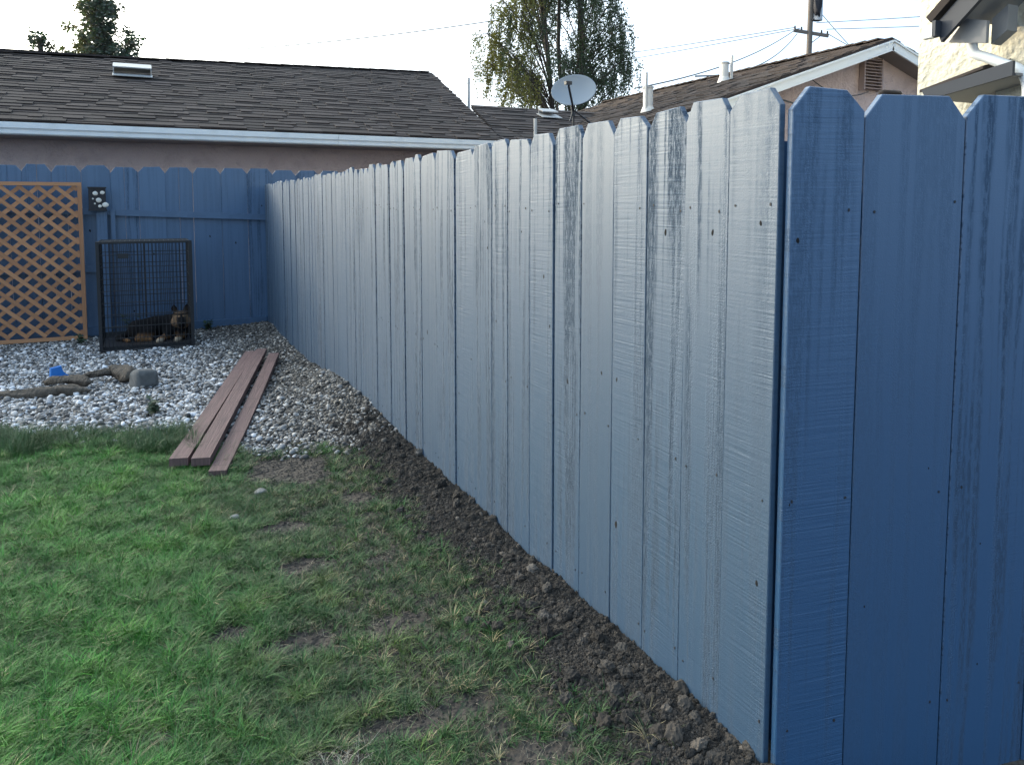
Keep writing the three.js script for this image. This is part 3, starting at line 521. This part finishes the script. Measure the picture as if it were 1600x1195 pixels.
// ---------------------------------------------------------------- the dog lying in the crate
function capsuleField(bones, k) {
  return (x, y, z) => {
    let d = 9; for (const [a, b, r0, r1, f] of bones) {
      const bx = b[0] - a[0], by = b[1] - a[1], bz = b[2] - a[2], px = x - a[0], py = y - a[1], pz = z - a[2], t = clamp((px * bx + py * by + pz * bz) / (bx * bx + by * by + bz * bz + 1e-9));
      const e = Math.hypot(px - bx * t, py - by * t, (pz - bz * t) * (f ?? 1)) - (r0 + (r1 - r0) * t), h = Math.max(k - Math.abs(d - e), 0) / k; d = Math.min(d, e) - h * h * k * 0.25;
    } return d;
  };
}
function polygonise(fn, c, half, res, color) {
  const mc = new MarchingCubes(res, new THREE.MeshStandardMaterial(), false, false, 90000); mc.isolation = 0; const hs = res / 2;
  for (let z = 0; z < res; z++) for (let y = 0; y < res; y++) for (let x = 0; x < res; x++) mc.field[x + y * res + z * res * res] = -fn(c[0] + (x - hs) / hs * half, c[1] + (y - hs) / hs * half, c[2] + (z - hs) / hs * half);
  mc.update(); const n = mc.count, p = new Float32Array(n * 3), col = new Float32Array(n * 3);
  for (let i = 0; i < n; i++) { const a = [0, 1, 2].map(k => c[k] + mc.positionArray[i * 3 + k] * half); p.set(a, i * 3); col.set(color(...a), i * 3); }
  let g = new THREE.BufferGeometry(); g.setAttribute('position', new THREE.BufferAttribute(p, 3)); g.setAttribute('color', new THREE.BufferAttribute(col, 3)); g = mergeVertices(g, 1e-5); g.computeVertexNormals(); return g;
}
{
  const body = capsuleField([[[-0.40, 0.13, -0.06], [-0.2, 0.15, -0.06], 0.105, 0.11], [[-0.2, 0.15, -0.06], [0.03, 0.17, -0.02], 0.11, 0.125], [[0.03, 0.18, 0], [0.065, 0.23, 0.08], 0.1, 0.085], [[0.05, 0.12, 0.05], [0.06, 0.06, 0.06], 0.1, 0.08],
    [[-0.05, 0.12, 0.06], [-0.08, 0.06, 0.12], 0.06, 0.042], [[-0.08, 0.06, 0.12], [-0.17, 0.025, 0.27], 0.04, 0.026], [[-0.17, 0.022, 0.27], [-0.2, 0.018, 0.31], 0.028, 0.022], [[0.1, 0.12, 0.06], [0.09, 0.05, 0.14], 0.06, 0.04], [[0.09, 0.05, 0.14], [0.02, 0.025, 0.27], 0.038, 0.026], [[0.02, 0.022, 0.27], [-0.005, 0.018, 0.31], 0.028, 0.022],
    [[-0.4, 0.11, 0.02], [-0.27, 0.1, 0.1], 0.09, 0.05], [[-0.27, 0.09, 0.1], [-0.4, 0.035, 0.13], 0.045, 0.03], [[-0.4, 0.03, 0.13], [-0.27, 0.02, 0.16], 0.026, 0.024], [[-0.48, 0.08, -0.08], [-0.6, 0.035, -0.02], 0.035, 0.03], [[-0.6, 0.03, -0.02], [-0.5, 0.025, 0.16], 0.032, 0.018]], 0.05);
  const H = [0.058, 0.375, 0.11];
  const head = capsuleField([[[0.058, 0.33, 0.06], [0.058, 0.385, 0.1], 0.07, 0.066], [[0.058, 0.37, 0.14], [0.05, 0.345, 0.24], 0.042, 0.026], [[0.056, 0.34, 0.14], [0.05, 0.322, 0.225], 0.032, 0.02], [[0.012, 0.35, 0.1], [0.105, 0.35, 0.1], 0.04, 0.04],
    [[0.02, 0.42, 0.085], [0.006, 0.475, 0.08], 0.026, 0.018, 2.2], [[0.006, 0.475, 0.08], [0.0, 0.51, 0.078], 0.018, 0.004, 2.2], [[0.096, 0.42, 0.085], [0.11, 0.475, 0.08], 0.026, 0.018, 2.2], [[0.11, 0.475, 0.08], [0.116, 0.51, 0.078], 0.018, 0.004, 2.2]], 0.022);
  const black = [0.006, 0.006, 0.007], tan = [0.14, 0.075, 0.036], pale = [0.34, 0.27, 0.2], mix = (a, b, t) => a.map((v, i) => v + (b[i] - v) * t);
  const bc = (x, y, z) => { const n = fbm(x * 30 + 9, y * 30 + z * 30, 3, 3); let t = sm(0.08, 0.05, y + (n - 0.5) * 0.08) * sm(0.09, 0.14, z); t = Math.max(t, 0.55 * sm(-0.12, -0.24, x) * sm(0.08, 0.12, z + (n - 0.5) * 0.12) * sm(0.12, 0.07, y)); t *= x > 0.1 ? 0.2 : 1; let c = mix(black, tan, t * (0.7 + 0.5 * n)); return mix(c, pale, sm(0.25, 0.29, z) * sm(0.06, 0.04, y)); };
  const hc = (x, y, z) => { const ax = Math.abs(x - 0.056), n = fbm(x * 60 + 9, y * 60 + z * 40, 5, 3); let t = sm(0.02, 0.05, ax + (n - 0.5) * 0.03) * sm(0.43, 0.4, y); t = Math.max(t, sm(0.33, 0.31, y) * 0.8, sm(0.018, 0.03, Math.abs(ax - 0.03) > 0.02 ? 0 : 0.03) * sm(0.395, 0.41, y) * sm(0.425, 0.41, y)); if (z > 0.17) t *= 0.15; if (y > 0.43) t = 0.45 * sm(0.085, 0.1, z); return mix(black, mix(tan, pale, 0.25), t * 0.9); };
  const HC = [0.056, 0.37, 0.1], toHead = ([x, y, z]) => [(x - HC[0]) * 1.32 + 0.07, (y - HC[1]) * 1.32 + 0.235, (z - HC[2]) * 1.32 + 0.13];
  const hg = polygonise(head, [0.056, 0.4, 0.13], 0.16, 84, hc); { const p = hg.attributes.position; for (let i = 0; i < p.count; i++) p.setXYZ(i, ...toHead([p.getX(i), p.getY(i), p.getZ(i)])); }
  const g = mergeGeometries([polygonise(body, [-0.22, 0.16, 0.06], 0.46, 84, bc), hg]);
  const m = thing('dog', 'black and tan prick eared dog lying inside the wire crate', 'dog', [-1.10, -0.08, -7.70], 0.05);
  m.scale.setScalar(0.88);
  part('body', g, new THREE.MeshPhysicalMaterial({ vertexColors: true, roughness: 1, specularIntensity: 0.3 }), m);
  const eye = std([0.006, 0.005, 0.004], 0.15); for (const x of [0.03, 0.084]) part('eye', new THREE.SphereGeometry(0.0085, 10, 8).translate(...toHead([x, 0.39, 0.162])), eye, m);
  part('nose', new THREE.SphereGeometry(0.016, 10, 8).scale(1.1, 0.8, 0.8).translate(...toHead([0.05, 0.352, 0.262])), eye, m);
}

// ---------------------------------------------------------------- lumber, rocks, driftwood
{
  const wmap = (s) => tex(128, 1024, (i, j) => { const u = i / 128, v = j / 1024, g = vn(u * 22 + 0.6 * vn(u * 3, v * 5, s), v * 10, s) * 0.5 + vn(u * 60, v * 24, s + 1) * 0.3, st = sm(0.6, 0.8, fbm(u * 2, v * 14, s + 2, 3)), cutl = Math.abs(((v * 7 + hash(Math.floor(v * 7), 1, s)) % 1) - 0.5) < 0.008 ? 0.45 : 1; const k = (0.42 + 1.05 * g) * (1 - 0.35 * st) * cutl; return [0.135 * k + 0.02 * st, 0.080 * k + 0.012 * st, 0.078 * k + 0.013 * st]; }, true);
  const place = (a, b, label, s, w = 0.094) => {
    const t = thing('lumber_board', label, 'lumber', [a[0], a[1], a[2]], Math.atan2(a[0] - b[0], a[2] - b[2]), 'stained lumber lying across the gravel edge');
    const L = Math.hypot(a[0] - b[0], a[2] - b[2]); t.rotation.order = 'YXZ'; t.rotation.x = Math.atan2(b[1] - a[1], L);
    const g = new THREE.BoxGeometry(w, 0.042, L, 1, 1, 16); const p = g.attributes.position; for (let i = 0; i < p.count; i++) { const z = p.getZ(i) / L; p.setX(i, p.getX(i) + 0.012 * Math.sin(z * 3 + s)); p.setY(i, p.getY(i) + 0.008 * Math.sin(z * 4 + s * 2)); }
    g.translate(0, -0.021, -L / 2); g.computeVertexNormals(); const uv = g.attributes.uv; for (let i = 0; i < uv.count; i++) uv.setXY(i, p.getX(i) / w + 0.5, p.getZ(i) / L);
    part('plank', g, new THREE.MeshStandardMaterial({ map: wmap(s), roughness: 0.75, bumpMap: bumpy(s, 30), bumpScale: 0.003 }), t); return t;
  };
  place([-1.238, 0.005, -3.0], [-0.47, -0.03, -6.25], 'purplish brown stained board, one of three laid side by side, farthest from the long fence', 301);
  place([-1.135, 0.01, -2.95], [-0.365, -0.018, -6.3], 'purplish brown stained board with split end, between the other two boards', 302);
  place([-1.056, -0.012, -2.80], [-0.29, -0.045, -6.1], 'purplish brown stained board closest to the long fence, its end in the grass', 303, 0.088);
}
const rockMat = std([0.12, 0.122, 0.12], 0.9, { map: noisy([1, 1, 1], 210, 0.5, 1.5, 10) });
function blockRock(w, h, d, s) { let g = new RoundedBoxGeometry(w, h, d, 5, Math.min(w, h, d) * 0.28); g.deleteAttribute('uv'); g.deleteAttribute('normal'); g = mergeVertices(g, 1e-5); const p = g.attributes.position; for (let i = 0; i < p.count; i++) { const x = p.getX(i), y = p.getY(i), z = p.getZ(i), k = 1 + 0.28 * (fbm(x * 14 + s, y * 14 + z * 17, s, 4) - 0.5), t = 1 - 0.9 * (y + h / 2) * (x > 0 ? 0.7 : 1.4); p.setXYZ(i, x * k * t, y * k * (1 - 0.8 * x), z * k * t); } g = g.toNonIndexed(); g.computeVertexNormals(); return g; }
function withUv(g) { const p = g.attributes.position, a = []; for (let i = 0; i < p.count; i++) a.push((p.getX(i) + p.getZ(i) * 0.4) * 3, (p.getY(i) + p.getZ(i) * 0.7) * 3); g.setAttribute('uv', new THREE.Float32BufferAttribute(a, 2)); return g; }
{
  const r = part('rock', withUv(blockRock(0.2, 0.15, 0.17, 31)), rockMat); r.position.set(-1.395, -0.045, -5.45); r.rotation.y = 0.4; tag(r, 'square grey rock with pale top beside the driftwood on the gravel', 'rock');
  const lm = std([0.095, 0.078, 0.062], 0.92, { map: noisy([1, 1, 1], 220, 0.3, 1.7, 8), bumpMap: bumpy(221, 20), bumpScale: 0.02 });
  const log = (pts, r0, label, s) => {
    const g = tube(pts, r0, 18, 60), p = g.attributes.position, c = new THREE.CatmullRomCurve3(pts.map(q => new THREE.Vector3(...q)));
    for (let i = 0; i < p.count; i++) {
      const u = Math.floor(i / 19) / 60, o = c.getPointAt(clamp(u)), v = new THREE.Vector3().fromBufferAttribute(p, i).sub(o), th = (i % 19 % 18) / 18 * 6.283, cx = Math.cos(th), cy = Math.sin(th);
      const rid = Math.abs(vn(th * 2.2 + Math.sin(u * 3) , u * 2.5, s + 40) - 0.5) * 2, k = (0.45 + 1.0 * fbm(cx * 1.3 + 5, u * 4 + cy * 1.3, s, 4) - 0.32 * (1 - rid)) * sm(-0.02, 0.16 + 0.1 * cx, u) * sm(1.02, 0.86 - 0.1 * cy, u);
      v.multiplyScalar(Math.max(0.03, k)); v.y *= 0.85; p.setXYZ(i, o.x + v.x, o.y + v.y, o.z + v.z);
    }
    g.computeVertexNormals(); const uv = g.attributes.uv; for (let i = 0; i < uv.count; i++) uv.setXY(i, uv.getX(i) * 2, uv.getY(i) * 0.5);
    return tag(part('driftwood_log', g, lm), label, 'driftwood', 'driftwood on the gravel');
  };
  log([[-2.6, -0.10, -5.6], [-2.25, -0.09, -5.45], [-1.98, -0.075, -5.4], [-1.76, -0.08, -5.36]], 0.065, 'long weathered brown driftwood log lying in the white gravel', 4);
  log([[-2.12, -0.05, -5.72], [-1.95, -0.035, -5.62], [-1.76, -0.05, -5.52]], 0.052, 'short grey driftwood piece lying against the long log', 5);
  log([[-1.86, -0.055, -5.86], [-1.72, -0.045, -5.84], [-1.6, -0.05, -5.86]], 0.04, 'slim grey driftwood piece between the logs and the dark stump', 6);
  log([[-1.63, -0.03, -5.95], [-1.55, -0.04, -5.78], [-1.47, -0.06, -5.62]], 0.085, 'dark chunky driftwood stump beside the square grey rock', 7);
  const sc = new THREE.Shape(); sc.moveTo(-0.07, 0); sc.lineTo(0.11, 0); sc.quadraticCurveTo(0.05, 0.03, 0.04, 0.1); sc.lineTo(-0.06, 0.09); sc.closePath();
  const bg = new THREE.ExtrudeGeometry(sc, { depth: 0.06, bevelEnabled: true, bevelSize: 0.006, bevelThickness: 0.006, bevelSegments: 2 });
  const b = part('plastic_scoop', bg, std([0.015, 0.15, 0.48], 0.45)); b.position.set(-2.07, -0.115, -6.2); b.rotation.set(-0.1, 0.3, 0.05); b.scale.set(0.72, 0.85, 0.8); tag(b, 'small bright blue plastic scrap standing in the gravel behind the driftwood', 'plastic scrap');
  const st = part('rock', withUv(lump(0.026, 2, 0.5, 41, 1.2, 0.6, 1)), std([0.2, 0.2, 0.19], 0.9)); st.position.set(-0.885, -0.048, -2.47); tag(st, 'pale fist sized stone in the grass near the ends of the boards', 'rock');
  const st2 = part('rock', withUv(lump(0.016, 2, 0.5, 43, 1.3, 0.5, 1)), std([0.2, 0.2, 0.2], 0.9)); st2.position.set(-1.03, -0.045, -2.2); tag(st2, 'small pale stone half sunk in the grass beyond the dry patch', 'rock');
}

// ---------------------------------------------------------------- gravel, clods
{
  const pg = [lump(1, 1, 0.25, 51, 1, 0.62, 0.82), lump(1, 1, 0.35, 52, 1, 0.55, 0.75), lump(1, 1, 0.4, 53, 1, 0.7, 0.9)], pm = std([1, 1, 1], 0.7), lists = [[], [], []];
  const gravelAt = (x, z) => sm(0.12, -0.22, z - lawnEdge(x) + 0.5 * (fbm(x * 3, z * 3, 33, 3) - 0.5));
  for (let i = 0; i < 74000; i++) {
    const x = rr(-3.6, 0.0), z = -8.45 + 6 * Math.pow(rnd(), 0.95); if (rnd() > gravelAt(x, z)) continue;
    const near = sm(-1.1, -0.2, x), dirt = clamp(near * 0.8 + 0.5 * (fbm(x * 2.2, z * 2.2, 61, 3) - 0.5) + 0.4 * sm(-7.3, -8.3, z)), big = rnd();
    const r = (big < 0.07 ? rr(0.016, 0.027) : rr(0.006, 0.0145)) * (1 - 0.2 * dirt), wht = rnd();
    const v = (wht < 0.27 - 0.2 * dirt ? rr(0.38, 0.68) : wht < 0.62 - 0.25 * dirt ? rr(0.15, 0.32) : rr(0.03, 0.12)) * (1 - 0.4 * dirt), w = rr(-1, 1);
    lists[i % 3].push({ p: [x, hgt(x, z) + r * rr(0.1, 0.75), z], e: [rr(-0.4, 0.4), rr(0, 6.283), rr(-0.4, 0.4)], s: [r, r, r * rr(0.8, 1.1)], c: [v * (1 + 0.06 * w + 0.08 * dirt), v, v * (1.02 - 0.08 * w - 0.12 * dirt)] });
  }
  ['rounded grey and white gravel pebbles', 'flat grey and white gravel pebbles', 'lumpy grey and white gravel pebbles'].forEach((l, i) => scatter('gravel', pg[i], pm, lists[i], l + ' covering the back of the yard', 'gravel'));
  const cg = [clod(71, 1), clod(72, 0.75), clod(73, 0.9)], cm = std([1, 1, 1], 0.97), cl = [[], [], []];
  for (let i = 0; i < 150000; i++) {
    const patch = i % 3 === 0, z = rr(-3.5, 0.5), x = patch ? rr(-1.6, -0.1) : -Math.abs(rr(-0.3, 0.3) + rr(-0.16, 0.16)) + 0.005, dens = patch ? 0.35 : sm(-0.52, -0.2, x + 0.42 * (fbm(z * 2.6, x * 3, 81, 3) - 0.5)); if (rnd() > dens || x > -0.003) continue;
    const big = rnd(), r = patch ? rr(0.0015, 0.005) : big < 0.0025 ? rr(0.017, 0.03) : big < 0.03 ? rr(0.008, 0.014) : rr(0.0016, 0.0055), v = patch ? rr(0.7, 1.6) : rr(0.45, 1.2), pale = rnd() < 0.025 ? 2.4 : 1, w = rr(0, 1);
    cl[i % 3].push({ p: [Math.min(x, -r * 0.8), hgt(x, z) + r * rr(-0.1, 0.7), z], e: [rr(0, 6.28), rr(0, 6.28), rr(0, 6.28)], s: [r, r * rr(0.7, 1), r], c: [0.052 * v * pale, (0.043 + 0.004 * w) * v * pale, (0.035 + 0.007 * w) * v * pale] });
  }
  ['knobbly', 'flattish', 'crumbly'].forEach((l, i) => scatter('soil_clods', cg[i], cm, cl[i], l + ' dark soil clods heaped along the foot of the long fence', 'soil'));
}

// ---------------------------------------------------------------- grass
function tuft(n, len, lean, wid, sd) {
  const g = [];
  for (let i = 0; i < n; i++) {
    const a = rr(0, 6.283), r = rr(0, 0.012), L = len * rr(0.55, 1.15), le = lean * rr(0.3, 1.3), w = wid * rr(0.7, 1.2), pos = [], idx = [], ca = Math.cos(a), sa = Math.sin(a), cw = rr(-0.5, 0.5);
    for (let s = 0; s <= 3; s++) { const t = s / 3, out = r + L * le * t * t * 0.9, up = L * (t - 0.35 * le * t * t), ww = w * (1 - t * 0.85) * 0.5, sx = -sa + cw * ca, sz = ca + cw * sa; pos.push(ca * out - sx * ww, up, sa * out - sz * ww, ca * out + sx * ww, up, sa * out + sz * ww); if (s < 3) idx.push(s * 2, s * 2 + 1, s * 2 + 2, s * 2 + 1, s * 2 + 3, s * 2 + 2); }
    const b = new THREE.BufferGeometry(); b.setAttribute('position', new THREE.Float32BufferAttribute(pos, 3)); b.setIndex(idx); b.computeVertexNormals(); g.push(b);
  }
  return mergeGeometries(g);
}
{
  const gm = new THREE.MeshStandardMaterial({ color: 0xffffff, roughness: 0.55, side: THREE.DoubleSide });
  const kinds = [tuft(11, 0.042, 0.9, 0.0028), tuft(11, 0.05, 1.15, 0.0026), tuft(9, 0.036, 1.3, 0.0032), tuft(8, 0.06, 1.0, 0.0026)], lists = [[], [], [], []], tall = [], straw = [];
  const bare = [[-0.867, -2.018, 0.16, 0.06], [-0.85, -1.6, 0.15, 0.07], [-0.93, -1.08, 0.17, 0.075], [-0.63, -1.06, 0.13, 0.06], [-0.72, -0.55, 0.22, 0.06], [-1.13, -1.22, 0.09, 0.06], [-0.7, -2.75, 0.26, 0.3], [-1.34, -0.78, 0.05, 0.03], [-1.28, -0.88, 0.06, 0.03], [-0.5, -0.3, 0.14, 0.06], [-0.98, -0.48, 0.12, 0.05], [-0.55, -1.55, 0.08, 0.05], [-0.45, -2.2, 0.09, 0.1]];
  for (let i = 0; i < 215000; i++) {
    const x = rr(-3.2, -0.12), z = rr(-4.25, 1.1), e = z - lawnEdge(x); if (e < -0.2) continue;
    const n = fbm(x * 4 + 3, z * 4 + 7, 101, 3), n2 = fbm(x * 11, z * 11, 111, 3);
    let d = sm(-0.16, 0.1, e + 0.35 * (n - 0.5)) * sm(-0.2, -0.42, x + 0.25 * (n - 0.5)), b = 0; for (const [bx, bz, ra, rb] of bare) b = Math.max(b, Math.exp(-Math.pow((x - bx) / ra, 2) - Math.pow((z - bz) / rb, 2)));
    d *= 1 - sm(0.25, 0.65, b + 0.7 * (n2 - 0.5)); const thin = sm(-1.15, -0.5, x); d *= 1 - thin * (0.35 + 0.5 * sm(0.45, 0.62, n2));
    if (rnd() > d) continue;
    const n3 = fbm(x * 19 + 4, z * 19, 131, 2), clump = sm(0.3, 0.68, 0.5 * n2 + 0.5 * n3); if (rnd() > 0.45 + 0.55 * clump + (thin < 0.4 ? 0.25 : 0)) continue;
    const lush = clamp(sm(-0.8, -1.5, x) * 0.75 + 0.6 * (n - 0.45)), y = sm(0.55, 0.75, n2), v = (0.4 + 1.25 * Math.pow(rnd(), 1.6)) * (0.72 + 0.5 * clump), k = Math.floor(rnd() * 4), s = rr(0.45, 0.95) * (0.7 + 0.2 * lush + 0.42 * clump);
    const c = rnd() < 0.03 + 0.07 * thin ? [0.3 * v, 0.25 * v, 0.14 * v] : [(0.034 + 0.028 * y + 0.014 * rnd()) * v, (0.100 + 0.092 * lush + 0.018 * y) * v, (0.027 - 0.012 * lush) * v];
    lists[k].push({ p: [x, hgt(x, z) - 0.002, z], e: [rr(-0.25, 0.25), rr(0, 6.283), rr(-0.25, 0.25)], s: [s * 1.1, s, s * 1.1], c });
  }
  ['short green lawn grass', 'leaning green lawn grass', 'low broad green lawn grass', 'longer green lawn grass'].forEach((l, i) => scatter('lawn_grass', kinds[i], gm, lists[i], l + ' covering the front of the yard', 'grass'));
  const tk = tuft(14, 0.13, 1.0, 0.003);
  for (let i = 0; i < 3400; i++) { const x = rr(-3.4, -1.12), n = fbm(x * 4, 3, 121, 2), z = lawnEdge(x) + rr(-0.2, 0.22) + 0.1 * (n - 0.5); if (rnd() > 0.35 + n * 0.7) continue; const v = rr(0.6, 1.2), s = rr(0.45, 1.0) * (0.7 + 0.6 * n); tall.push({ p: [x, hgt(x, z), z], e: [rr(-0.3, 0.3), rr(0, 6.283), rr(-0.3, 0.3)], s: [s, s, s], c: [0.045 * v, 0.105 * v, 0.03 * v] }); }
  scatter('overgrown_grass', tk, gm, tall, 'long overgrown grass along the edge between lawn and gravel', 'grass');
  const sk = tuft(3, 0.08, 1.7, 0.0026);
  for (let i = 0; i < 1500; i++) { const b = bare[Math.floor(rnd() * bare.length)], loose = rnd() < 0.45, x = loose ? rr(-1.9, -0.15) : b[0] + b[2] * rr(-1.3, 1.3), z = loose ? rr(-3, 0.4) : b[1] + b[3] * rr(-1.6, 1.6), v = rr(0.6, 1.2); if (x > -0.12) continue; straw.push({ p: [x, hgt(x, z) + 0.006, z], e: [rr(-0.6, 0.6), rr(0, 6.283), rr(-0.6, 0.6)], s: [rr(0.2, 0.6), rr(0.08, 0.3), rr(0.2, 0.6)], c: [0.34 * v, 0.29 * v, 0.2 * v] }); }
  for (const [sx, sz] of [[-0.99, -0.5], [-1.25, -0.53], [-0.93, -0.47]]) for (let i = 0; i < 26; i++) straw.push({ p: [sx + rr(-0.06, 0.06), hgt(sx, sz) + 0.01, sz + rr(-0.04, 0.04)], e: [rr(-0.9, 0.9), rr(0, 6.283), rr(-0.9, 0.9)], s: [rr(0.35, 0.7), rr(0.1, 0.35), rr(0.35, 0.7)], c: [0.46, 0.41, 0.32] });
  scatter('dry_straw', sk, gm, straw, 'pale dry straw strewn over the bare patches of the lawn', 'straw');
}
// weeds
function weed(label, x, z, n, h) {
  const w = thing('weed_plant', label, 'weed', [x, hgt(x, z), z]), m = std([0.028, 0.05, 0.026], 0.7, { side: THREE.DoubleSide }), lg = leafGeo(0.05, 0.014);
  for (let i = 0; i < n; i++) { const a = rr(0, 6.283), hh = h * rr(0.5, 1), e = [Math.cos(a) * hh * 0.45, hh, Math.sin(a) * hh * 0.45]; const st = new THREE.Group(); st.name = 'stem'; w.add(st); part('stalk', tube([[0, 0, 0], [e[0] * 0.35, hh * 0.55, e[2] * 0.35], e], 0.002, 4, 6), m, st); for (let k = 0; k < 7; k++) { const t = 0.25 + 0.11 * k, l = part('leaf', lg, m, st); l.position.set(e[0] * t * t, hh * t, e[2] * t * t); l.rotation.set(rr(-0.5, 0.7), rr(0, 6.283), 0); l.scale.setScalar(rr(0.6, 1.2)); } }
}
weed('dark green weed growing at the fence foot behind the dog crate', -1.52, -8.33, 9, 0.3);
weed('low weed at the back fence beside the dog crate', -0.72, -8.3, 8, 0.14);
weed('small weed in the gravel beside the stained boards', -1.33, -4.35, 9, 0.13);
weed('small weed at the foot of the lattice panel', -2.0, -8.05, 8, 0.12);

scene.traverse(o => { if (o.isMesh) { o.castShadow = true; o.receiveShadow = true; } });
renderer.render(scene, camera);
